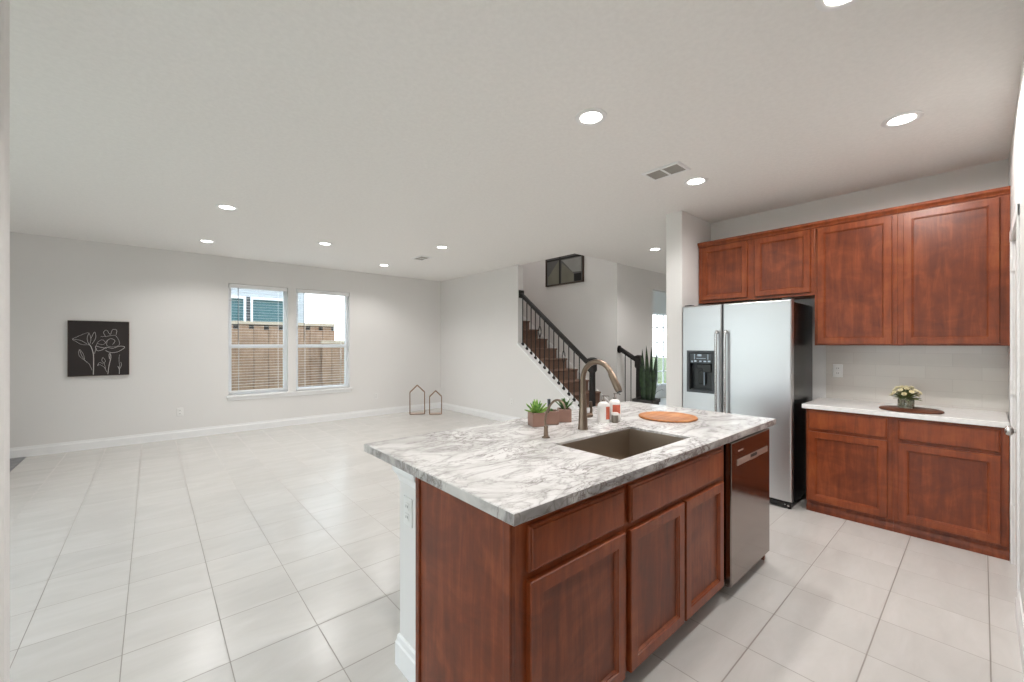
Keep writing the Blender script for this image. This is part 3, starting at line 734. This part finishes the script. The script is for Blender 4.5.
def bottle(cx, cy, rot, label, ht, lab, w_=.036, d_=.024):
    o = thing('soap_bottle', (cx, cy, ZT), label, 'bottle', 'white pump bottles by the sink')
    M = Matrix.Translation((cx, cy, 0)) @ Matrix.Rotation(rot, 4, 'Z')
    def ov(a, b, z, n=24):
        out = []
        for i in range(n):
            t = 2 * PI * i / n; cx_, sy_ = math.cos(t), math.sin(t)
            out.append(M @ Vector((a * math.copysign(abs(cx_) ** .6, cx_), b * math.copysign(abs(sy_) ** .6, sy_), z)))
        return out
    m = MB(); m.loft([ov(w_ * .93, d_ * .93, ZT), ov(w_, d_, ZT + .004), ov(w_, d_, ZT + ht * .78), ov(w_ * .95, d_ * .95, ZT + ht * .86), ov(w_ * .75, d_ * .78, ZT + ht * .94), ov(w_ * .45, d_ * .55, ZT + ht * .985), ov(.011, .011, ZT + ht)]); m.build('bottle_body', 'bottle_white', o, 45)
    m = MB(); a0, a1, z0, z1 = lab
    # label wraps the camera side of the bottle
    outer = []; 
    def face(z, off):
        pts = []
        for i in range(9):
            t = -PI * .5 + (a0 + (a1 - a0) * i / 8); cx_, sy_ = math.cos(t), math.sin(t)
            pts.append(M @ Vector(((w_ + off) * math.copysign(abs(cx_) ** .6, cx_), (d_ + off) * math.copysign(abs(sy_) ** .6, sy_), z)))
        return pts
    lo = [face(ZT + z0, .0007) + face(ZT + z0, .0002)[::-1], face(ZT + z1, .0007) + face(ZT + z1, .0002)[::-1]]
    m.loft(lo); m.build('paper_label', 'label_coral', o)
    m = MB(); m.lathe(cx, cy, [(.0115, ZT + ht), (.0115, ZT + ht + .010), (.004, ZT + ht + .011), (.0035, ZT + ht + .03), (.008, ZT + ht + .031), (.008, ZT + ht + .038)], 14)
    q0 = M @ Vector((0, 0, ZT + ht + .034)); q1 = M @ Vector((.026, -.004, ZT + ht + .034)); q2 = M @ Vector((.034, -.005, ZT + ht + .028)); m.tube([q0, q1, q2], .0035, 8); m.build('pump', 'pump_grey', o, 40)
bottle(2.105, 1.543, -YAW, 'white pump bottle with a coral label standing closest to the faucet', .128, (.1, 1.0, .02, .098))
bottle(2.213, 1.537, -YAW, 'white pump bottle with a coral label standing behind the small metal jar', .134, (-.35, .75, .045, .10))
o = thing('small_jar', (2.145, 1.488, ZT), 'small pewter-coloured jar in front of the white pump bottles', 'jar')
m = MB(); m.lathe(2.145, 1.488, [(.019, ZT), (.021, ZT + .003), (.021, ZT + .05), (.019, ZT + .054), (.017, ZT + .054), (.017, ZT + .01)], 20); m.build('jar_body', 'jar_pewter', o, 40)
m = MB(); m.lathe(2.145, 1.488, [(.0225, ZT + .047), (.0225, ZT + .058), (.02, ZT + .061)], 20); m.build('rim', 'bottle_white', o, 40)
def board(cx, cy, r, z, label, mat, th, lip):
    m = MB(); prof = [(r - .006, z), (r, z + .004), (r, z + th - .003), (r - .004, z + th)]
    if lip: prof += [(r - .016, z + th), (r - .020, z + th - .003)]
    m.lathe(cx, cy, prof, 64); return tag(m.build('round_board', mat, None, 40), label, 'board')
board(2.545, 1.358, .182, ZT, 'round light-brown wooden board lying flat on the island worktop', 'board_wood', .013, True)

# ------------------------------------------------------------------ things on the wall counter
ZC = .893
board(4.315, .357, .178, ZC, 'round dark walnut board on the white counter under a flower vase', 'walnut_board', .012, False)
vx, vy, vz = 4.36, .385, ZC + .0122
o = thing('flower_vase', (vx, vy, vz), 'short ribbed glass vase of cream flowers standing on the round walnut board', 'vase')
m = MB(); seg = 32
def rib(r, z): return [(vx + (r + .0012 * (i % 2)) * math.cos(2 * PI * i / seg), vy + (r + .0012 * (i % 2)) * math.sin(2 * PI * i / seg), z) for i in range(seg)]
m.loft([rib(.043, vz), rib(.047, vz + .006), rib(.047, vz + .062), rib(.045, vz + .066), rib(.042, vz + .066), rib(.042, vz + .008)]); m.build('vase', 'vase_glass', o, 30)
m = MB()
for k in range(12):
    a = k * 2.4; r_ = .03 * math.sqrt((k + .5) / 12); m.tube([(vx + r_ * math.cos(a), vy + r_ * math.sin(a), vz + .012), (vx + 1.2 * r_ * math.cos(a), vy + 1.2 * r_ * math.sin(a), vz + .085)], .0022, 6)
m.build('stems', 'bouquet_green', o)
m = MB()
for k in range(60):
    a = k * 2.39996; el = R.uniform(.15, 1.5)
    d = Vector((math.cos(a) * math.sin(el), math.sin(a) * math.sin(el), math.cos(el) * .9))
    m.leaf((vx + d.x * .025, vy + d.y * .025, vz + .066 + .02 * d.z), d, (0, 0, 1) if abs(d.z) < .85 else (1, 0, 0), R.uniform(.045, .078), .018, .15, .0015, 5, None, .2)
m.build('foliage', 'bouquet_green', o)
for k in range(20):
    a = k * 2.39996; el = .25 + 1.35 * (k + .5) / 20; rr_ = .076 * math.sin(el); zc_ = vz + .092 + .066 * math.cos(el) + R.uniform(-.006, .006)
    c = Vector((vx + rr_ * math.cos(a), vy + rr_ * math.sin(a), zc_)); m = MB(); nrm = Vector((math.cos(a) * rr_ * 9, math.sin(a) * rr_ * 9, .6)).normalized()
    t1 = nrm.orthogonal().normalized(); t2 = nrm.cross(t1)
    for ring, (tilt, L, n_) in enumerate(((1.25, .019, 6), (.75, .018, 6), (.3, .014, 4))):
        for j in range(n_):
            b = 2 * PI * j / n_ + ring * .5 + k; s_ = t1 * math.cos(b) + t2 * math.sin(b)
            m.leaf(c, s_ * math.sin(tilt) + nrm * math.cos(tilt), nrm, L, .015, -.25, .0012, 4, lambda t: math.sin(PI * min(1., .2 + .72 * t)) ** .6, .12)
    m.sphere(c + nrm * .003, .004, sub=1); m.build('blossom', 'blossom_cream', o)

# ------------------------------------------------------------------ stairs
RISE, RUN, Y0S = .1875, .2565, 3.90
o = sthing('stairs', (5.4, Y0S, 0)); N = 16
m = MB(); pts = [(4.868, Y0S, 0)]
for k in range(N):
    y = Y0S + k * RUN; z = (k + 1) * RISE
    pts += [(4.868, y, z - .035), (4.868, y - .022, z - .028), (4.868, y - .026, z - .012), (4.868, y - .018, z)]
    if k < N - 1: pts += [(4.868, y + RUN, z)]
pts += [(4.868, 7.88, N * RISE), (4.868, 7.88, 0)]
m.prism(pts, (XS - .022 - 4.868, 0, 0)); m.build('carpeted_steps', 'stair_carpet', o)
def slope_board(x0, x1, ya, yb, zf_, hh):
    m = MB(); m.prism([(x0, ya, zf_(ya)), (x0, yb, zf_(yb)), (x0, yb, zf_(yb) + hh), (x0, ya, zf_(ya) + hh)], (x1 - x0, 0, 0)); return m
slope_board(XS - .02, XS - .001, YH + .02, 7.2, lambda y: .828 + (y - 4.804) * .73 - .20, .20).build('skirt_board', 'trim_white', o)
m = MB(); m.prism([(4.72, 3.835, NOSE(3.835) - .03), (4.72, y_end - .001, NOSE(y_end) - .03), (4.72, y_end - .001, NOSE(y_end)), (4.72, 3.835, NOSE(3.835))], (.165, 0, 0))
m.build('stringer_cap', 'trim_white', o)

RAILZ = lambda y: 1.11 + (y - 3.785) * .785
def handrail(m, x, ya, yb, zf_, s=1.):
    prof = [(-.03, -.03), (.03, -.03), (.034, -.008), (.03, .018), (.012, .03), (-.012, .03), (-.03, .018), (-.034, -.008)]
    m.loft([[(x + a * s, y, zf_(y) + b * s * 1.25) for a, b in prof] for y in (ya, yb)])
def newel(m, x, y, z0, z1, s=.045):
    def sq(r, z): return [(x - r, y - r, z), (x + r, y - r, z), (x + r, y + r, z), (x - r, y + r, z)]
    m.loft([sq(s * 1.12, z0), sq(s * 1.12, z0 + .12), sq(s * .8, z0 + .15), sq(s * .68, z1 - .26), sq(s * .68, z1 - .22), sq(s * 1.05, z1 - .19), sq(s * 1.05, z1 - .06), sq(s * .7, z1 - .05), sq(s * .7, z1 - .045), sq(s * 1.15, z1 - .035), sq(s * 1.15, z1 - .018), sq(s * .4, z1)])
XR = 4.81
o = thing('stair_railing', (XR, 4.5, 0), 'long dark railing with black balusters climbing the stairs above the sloped wall', 'railing')
m = MB(); handrail(m, XR, 3.77, 5.235, RAILZ); m.box(XR - .055, XR + .055, y_end - .028, y_end - .0015, RAILZ(5.235) - .06, RAILZ(5.235) + .075, .006); m.build('handrail', 'espresso_wood', o)
m = MB(); newel(m, XR, 3.725, .0, 1.20); m.build('newel_post', 'espresso_wood', o)
for k in range(13):
    y = 5.214 - k * .1041; z0 = NOSE(y); z1 = RAILZ(y) - .035; m = MB(); t = .0085
    if k in (4, 9):
        zc_ = z0 + (z1 - z0) * .66; m.cyl((XR, y, z0), (XR, y, zc_ - .10), t, seg=8); m.cyl((XR, y, zc_ + .10), (XR, y, z1), t, seg=8)
        for j in range(4):
            a = PI / 4 + j * PI / 2
            m.tube([(XR + .030 * math.sin(PI * i / 8) * math.cos(a + i * .2), y + .030 * math.sin(PI * i / 8) * math.sin(a + i * .2), zc_ - .105 + .21 * i / 8) for i in range(9)], .0045, 6)
    else: m.cyl((XR, y, z0), (XR, y, z1), t, seg=8)
    b = m.build('baluster', 'black_iron', o)
    m = MB(); m.loft([[(XR - r, y - r, z0 + dz - (r * .737 if dz < .01 else 0)), (XR + r, y - r, z0 + dz - (r * .737 if dz < .01 else 0)), (XR + r, y + r, z0 + dz + (r * .737 if dz < .01 else 0)), (XR - r, y + r, z0 + dz + (r * .737 if dz < .01 else 0))] for r, dz in ((.017, .002), (.017, .026), (.009, .04))]); m.build('shoe', 'black_iron', b)
XR2 = 5.98
RZ2 = lambda y: 1.14 + (y - 3.735) * .56
o = thing('stair_railing', (XR2, 3.9, 0), 'short dark stair railing with two balusters beside the snake plant', 'railing')
m = MB(); handrail(m, XR2, 3.73, YH - .01, RZ2); m.loft([[(XR2 + .055 * math.cos(2 * PI * i / 20), y, RZ2(4.03) + .065 * math.sin(2 * PI * i / 20)) for i in range(20)] for y in (YH + .0185, YH)]); m.build('handrail', 'espresso_wood', o)
m = MB(); newel(m, XR2, 3.69, 0, 1.215); m.build('newel_post', 'espresso_wood', o)
for y in (3.945, 3.835):
    m = MB(); m.cyl((XR2, y, .0), (XR2, y, RZ2(y) - .03), .0075, seg=8); b = m.build('baluster', 'black_iron', o)
    m = MB(); m.box(XR2 - .018, XR2 + .018, y - .018, y + .018, .0, .03, .004); m.build('shoe', 'black_iron', b)

# ------------------------------------------------------------------ snake plant
px, py = 5.02, 2.985
o = thing('snake_plant', (px, py, 0), 'snake plant with upright dark green leaves in a dark planter by the stairs', 'plant')
m = MB(); ph = .66
def psq(r, z): return [Matrix.Translation((px, py, 0)) @ (Matrix.Rotation(.15, 4, 'Z') @ Vector((r * a, r * b, z))) for a, b in ((-1, -1), (1, -1), (1, 1), (-1, 1))]
m.loft([psq(.09, 0), psq(.095, .005), psq(.128, ph - .05), psq(.140, ph - .048), psq(.140, ph), psq(.125, ph), psq(.12, ph - .05)]); m.build('planter', 'planter_dark', o)
m = MB(); m.loft([psq(.1195, ph - .049), psq(.120, ph - .03), psq(.09, ph - .02)]); m.build('soil', 'soil', o)
Rv = Vector((math.cos(YAW), -math.sin(YAW), 0)); Dv = Vector((math.sin(YAW), math.cos(YAW), 0))
for r0, r1, d0, hh, wd in ((-.035, -.062, .01, .70, .040), (-.015, -.045, .05, .69, .036), (.0, -.012, -.02, .745, .044), (.05, .066, .03, .72, .044), (.07, .118, -.03, .645, .052), (.02, .012, .06, .55, .04), (-.04, -.07, .05, .50, .04), (.035, .062, .06, .48, .036), (.01, .03, -.05, .40, .042), (-.02, -.02, -.06, .42, .038)):
    b = Vector((px, py, ph - .03)) + Rv * (r0 + .01) + Dv * d0; t_ = Vector((px, py, ph - .03 + hh)) + Rv * (r1 + .01) + Dv * d0 * 1.2
    m = MB(); m.leaf(b, t_ - b, -Dv + Rv * R.uniform(-.5, .5), (t_ - b).length, wd * 1.25, R.uniform(-.03, .03), .004, 10, lambda t: .62 + .38 * math.sin(PI * t / 1.0) if t < .5 else max(0., 1 - ((t - .5) / .5) ** 1.7), .22); m.build('leaf', 'snake_green', o, 60)
m = MB()
for r1, z1 in ((.16, .22), (.185, .14), (.14, .30)):
    b = Vector((px, py, ph - .02)) + Rv * .08; m.tube(spline([b, b + Rv * (r1 * .3) + Vector((0, 0, z1 * .7)), b + Rv * (r1 * .7) + Vector((0, 0, z1)), b + Rv * r1 * .8 + Vector((0, 0, z1 * .9))], 5), .0025, 6)
m.build('twig', 'twig', o)

# ------------------------------------------------------------------ house shaped wire frames on the floor
def wire_house(cx, cy, w_, hs, hp, dep, label):
    Dv = Vector((cx, cy, 0)).normalized(); Rv = Vector((Dv.y, -Dv.x, 0))
    o = thing('house_lantern', (cx, cy, 0), label, 'lantern', 'house-shaped wire frames on the living room floor'); t = .011
    A = Rv; B = Dv
    def P(a, b, z): return Vector((cx, cy, z)) + A * a + B * b
    m = MB()
    for b in (-dep / 2, dep / 2):
        ring = [P(-w_ / 2, b, t), P(-w_ / 2, b, hs), P(0, b, hp), P(w_ / 2, b, hs), P(w_ / 2, b, t)]
        for p_, q_ in zip(ring, ring[1:] + ring[:1]): m.tube([p_, q_], t * .75, 6)
    for a, z in ((-w_ / 2, t), (w_ / 2, t), (-w_ / 2, hs), (w_ / 2, hs), (0, hp)): m.tube([P(a, -dep / 2, z), P(a, dep / 2, z)], t * .75, 6)
    m.build('wire_frame', 'copper_wire', o)
    m = MB(); m.prism([P(-w_ / 2, -dep / 2, .004), P(w_ / 2, -dep / 2, .004), P(w_ / 2, dep / 2, .004), P(-w_ / 2, dep / 2, .004)], (0, 0, .008)); m.build('base_plate', 'bottle_white', o)
wire_house(3.985, 7.42, .285, .435, .575, .11, 'taller house-shaped wire frame on the floor by the window wall')
wire_house(4.255, 7.17, .235, .35, .465, .10, 'smaller house-shaped wire frame on the floor, nearer the room corner')

# ------------------------------------------------------------------ wall art
o = thing('flower_canvas', (-.524, YW - .02, .976), 'black canvas with white line-drawn flowers on the window wall', 'painting')
MB().box(-.811, -.238, YW - .036, YW - .001, .976, 1.697, .003).build('canvas', 'canvas_dark', o)
m = MB(); m.box(-.815, -.811, YW - .037, YW - .001, .972, 1.70); m.box(-.238, -.234, YW - .037, YW - .001, .972, 1.70); m.box(-.811, -.238, YW - .037, YW - .001, 1.697, 1.70); m.box(-.811, -.238, YW - .037, YW - .001, .972, .976); m.build('edge', 'canvas_edge', o)
m = MB()
def ln(pts, r=.0017):     # points measured on a 0..1 x 0..1 canvas
    m.tube(spline([(-.811 + .573 * a, YW - .0365, .976 + .721 * b) for a, b in pts], 6), r, 6)
ln([(.40, .02), (.405, .2), (.40, .4), (.36, .54), (.33, .57)], .0042)
ln([(.33, .57), (.22, .57), (.12, .63), (.07, .67), (.14, .71), (.26, .77), (.33, .78), (.36, .68), (.35, .60), (.33, .57)])
ln([(.07, .67), (.2, .645), (.3, .58)], .002); ln([(.33, .78), (.30, .68), (.33, .57)], .002); ln([(.36, .68), (.42, .80), (.44, .70), (.38, .58)], .002)
ln([(.38, .10), (.33, .22), (.24, .30), (.17, .38), (.18, .48), (.24, .40), (.26, .29)]); ln([(.18, .48), (.22, .36), (.30, .24)], .002)
ln([(.64, .02), (.66, .18), (.69, .32), (.68, .40), (.66, .38), (.67, .30)], .0035)
ln([(.62, .06), (.58, .15), (.50, .20), (.47, .18), (.50, .24), (.56, .21)]); ln([(.60, .12), (.58, .22), (.54, .27), (.56, .33), (.60, .27), (.58, .22)])
ln([(.60, .46), (.70, .42), (.82, .44), (.93, .52), (.84, .54), (.72, .50), (.62, .52), (.54, .47), (.46, .46), (.44, .54), (.52, .52), (.62, .50)], .003)
ln([(.44, .54), (.48, .62), (.55, .66), (.60, .60), (.54, .57), (.47, .59)]); ln([(.60, .60), (.64, .66), (.62, .56), (.70, .53), (.80, .54), (.84, .60), (.78, .73), (.70, .74), (.60, .72), (.52, .72)])
ln([(.64, .66), (.70, .68), (.76, .64), (.72, .57)], .002); ln([(.60, .72), (.57, .80), (.62, .84), (.68, .76), (.72, .85), (.79, .84), (.78, .76)], .002); ln([(.42, .40), (.44, .48), (.46, .50)], .002)
ln([(.835, .02), (.835, .10), (.81, .16)], .003); ln([(.835, .10), (.87, .18), (.86, .24)], .002); ln([(.84, .12), (.83, .3), (.84, .38)], .0015)
m.build('line_drawing', 'chalk_line', o)

o = thing('framed_picture', (XS - .02, 5.25, 2.53), 'dark-framed grey picture high on the stairwell wall', 'picture')
pa, pb, pz0, pz1 = 4.775, 5.725, 2.53, 3.20
m = MB(); t = .022
m.box(XS - .034, XS - .001, pa, pa + t, pz0, pz1); m.box(XS - .034, XS - .001, pb - t, pb, pz0, pz1); m.box(XS - .034, XS - .001, pa + t, pb - t, pz0, pz0 + t); m.box(XS - .034, XS - .001, pa + t, pb - t, pz1 - t, pz1); m.build('frame', 'frame_walnut', o)
m = MB(); m.box(XS - .012, XS - .001, pa + t, pb - t, pz0 + t, pz1 - t); m.build('print', 'art_grey', o)
xa = XS - .0125
def P2(mat, poly, nm='shape'):
    m = MB(); m.prism([(xa, pb - (pb - pa) * a, pz0 + (pz1 - pz0) * b) for a, b in poly], (-.002, 0, 0)); m.build(nm, mat, o)
P2('art_olive', [(.05, .05), (.36, .05), (.36, .72), (.08, .30), (.05, .30)]); P2('art_pale', [(.42, .70), (.94, .70), (.94, .30), (.72, .32), (.47, .66)]); P2('art_olive', [(.42, .05), (.75, .05), (.75, .28), (.44, .62)])
P2('art_black', [(.76, .05), (.94, .05), (.94, .26), (.76, .26)])
xa = XS - .0147
P2('art_black', [(.365, .03), (.405, .03), (.405, .97), (.365, .97)], 'bar'); xa = XS - .0169; P2('art_black', [(.03, .72), (.97, .72), (.97, .77), (.03, .77)], 'bar')

# ------------------------------------------------------------------ outlets
def outlet(fm, u, z, label, h=.118, w_=.074, deco=True):
    o = thing('outlet_plate', fm(u, z, 0), label, 'outlet', 'white wall outlets')
    m = MB(); m.loft([rect(fm, u - w_ / 2, u + w_ / 2, z - h / 2, z + h / 2, i, d) for i, d in ((0, .0005), (0, .004), (.003, .0065))]); m.build('plate', 'outlet_white', o)
    for dz in (-.022, .022):
        m = MB(); bx(fm, m, u - .017, u + .017, z + dz - .015, z + dz + .015, .0066, .009, .002); s_ = m.build('socket', 'outlet_white', o)
        m = MB(); bx(fm, m, u - .008, u - .005, z + dz - .005, z + dz + .006, .0091, .0095); bx(fm, m, u + .005, u + .008, z + dz - .005, z + dz + .006, .0091, .0095); m.build('slot', 'dark_slot', s_)
    return o
fwin = fmap('y', YW); fliv = fmap('x', XL); fpost = fmap('x', .815); fbk = fmap('x', XK - .008)
outlet(fwin, .313, .394, 'white outlet low on the window wall, between the canvas and the window')
outlet(fwin, 3.288, .382, 'white outlet low on the window wall, between the window and the wire frames')
outlet(fliv, 5.425, .379, 'white outlet low on the living room side wall, below the stairs')
outlet(fpost, 1.592, .690, 'white outlet on the end of the island half wall, under the worktop')
outlet(fbk, .872, 1.150, 'white outlet on the tiled backsplash beside the refrigerator')

# ------------------------------------------------------------------ ceiling vents and recessed lights
def vent(cx, cy, label):
    o = thing('ceiling_vent', (cx, cy, CEIL - .012), label, 'vent', 'white ceiling air vents'); a, b = .10, .155
    m = MB(); z = CEIL
    def q4(x0, x1, y0, y1, z): return [(x0, y0, z), (x1, y0, z), (x1, y1, z), (x0, y1, z)]
    m.loft([q4(cx - a, cx + a, cy - b, cy + b, z - .0005), q4(cx - a, cx + a, cy - b, cy + b, z - .006), q4(cx - a + .006, cx + a - .006, cy - b + .006, cy + b - .006, z - .011), q4(cx - a + .024, cx + a - .024, cy - b + .024, cy + b - .024, z - .011), q4(cx - a + .024, cx + a - .024, cy - b + .024, cy + b - .024, z - .0005)], ring=True)
    m.box(cx - a + .02, cx + a - .02, cy - .008, cy + .008, z - .011, z - .001); m.build('frame', 'trim_white', o)
    m = MB(); m.box(cx - a + .024, cx + a - .024, cy - b + .024, cy + b - .024, z - .0015, z - .0006); m.build('duct_opening', 'dark_slot', o)
    m = MB()
    for k in range(7):
        x = cx - a + .034 + k * .0225
        for y0, y1 in ((cy - b + .024, cy - .008), (cy + .008, cy + b - .024)):
            m.prism([(x - .007, y0, z - .003), (x + .004, y0, z - .0095), (x + .005, y0, z - .0085), (x - .006, y0, z - .002)], (0, y1 - y0, 0))
    m.build('louvers', 'louver_grey', o)
vent(3.05, 1.645, 'white louvred ceiling vent near the wall corner above the kitchen')
vent(3.215, 5.85, 'white louvred ceiling vent over the living room')

GL = 'round recessed ceiling lights'
def can(x, y, label, z=CEIL, power=CAN_W):
    o = thing('ceiling_light', (x, y, z), label, 'light', GL)
    m = MB(); m.lathe(x, y, [(.094, z - .0005), (.094, z - .004), (.088, z - .008), (.070, z - .008), (.0635, z - .005), (.063, z - .0005)], 40, False, False); m.build('trim_ring', 'trim_white', o, 40)
    m = MB(); m.lathe(x, y, [(.0625, z - .001), (.0625, z - .005), (.046, z - .010), (.018, z - .012)], 32); m.build('lens', 'lamp_glow', o, 60)
    ld = bpy.data.lights.new('lamp', 'SPOT'); ld.spot_size = math.radians(146); ld.spot_blend = .6; ld.shadow_soft_size = .065; ld.energy = power; ld.color = CAN_COL
    lo = bpy.data.objects.new('lamp', ld); col.objects.link(lo); lo.parent = o; lo.location = (0, 0, -.03)
    return o
first = can(1.987, 1.549, 'recessed ceiling light directly above the island sink', power=50)
def more(x, y, label, z=CEIL, power=CAN_W, cone=None):
    c = copy_tree(first, (x, y, z), label)
    for ch in c.children:
        if ch.type == 'LIGHT': ch.data.energy = power
        if ch.type == 'LIGHT' and cone: ch.data.spot_size = math.radians(cone); ch.data.spot_blend = .2
more(3.425, .320, 'recessed ceiling light in front of the tall wall cabinets', power=50, cone=176)
more(3.429, 1.578, 'recessed ceiling light beside the kitchen ceiling vent', power=42)
more(2.017, .349, 'recessed ceiling light nearest the camera, cut off by the top edge')
more(.564, 4.955, 'recessed living room light nearest the camera, left of the window', power=44)
more(.551, 6.766, 'recessed living room light farthest left, close to the window wall', power=44)
more(1.770, 5.878, 'recessed light in the middle of the living room ceiling', power=44)
more(3.073, 5.006, 'recessed living room light nearest the stairs, right of the far vent', power=44)
more(3.019, 6.807, 'recessed living room light close to the window wall, above the right window', power=44)
more(5.441, 3.095, 'recessed hall ceiling light between the stairs and the white pier', power=56)
more(5.37, 5.6, 'unseen recessed light added in the stairwell ceiling upstairs', 5.2, 75)  # out-of-view fixture, added to brighten the stairwell
more(.55, 1.0, 'unseen recessed ceiling light added near the camera, above the view')  # unseen lamp, added as extra kitchen light
more(8.6, 3.1, 'recessed hall ceiling light by the entry')
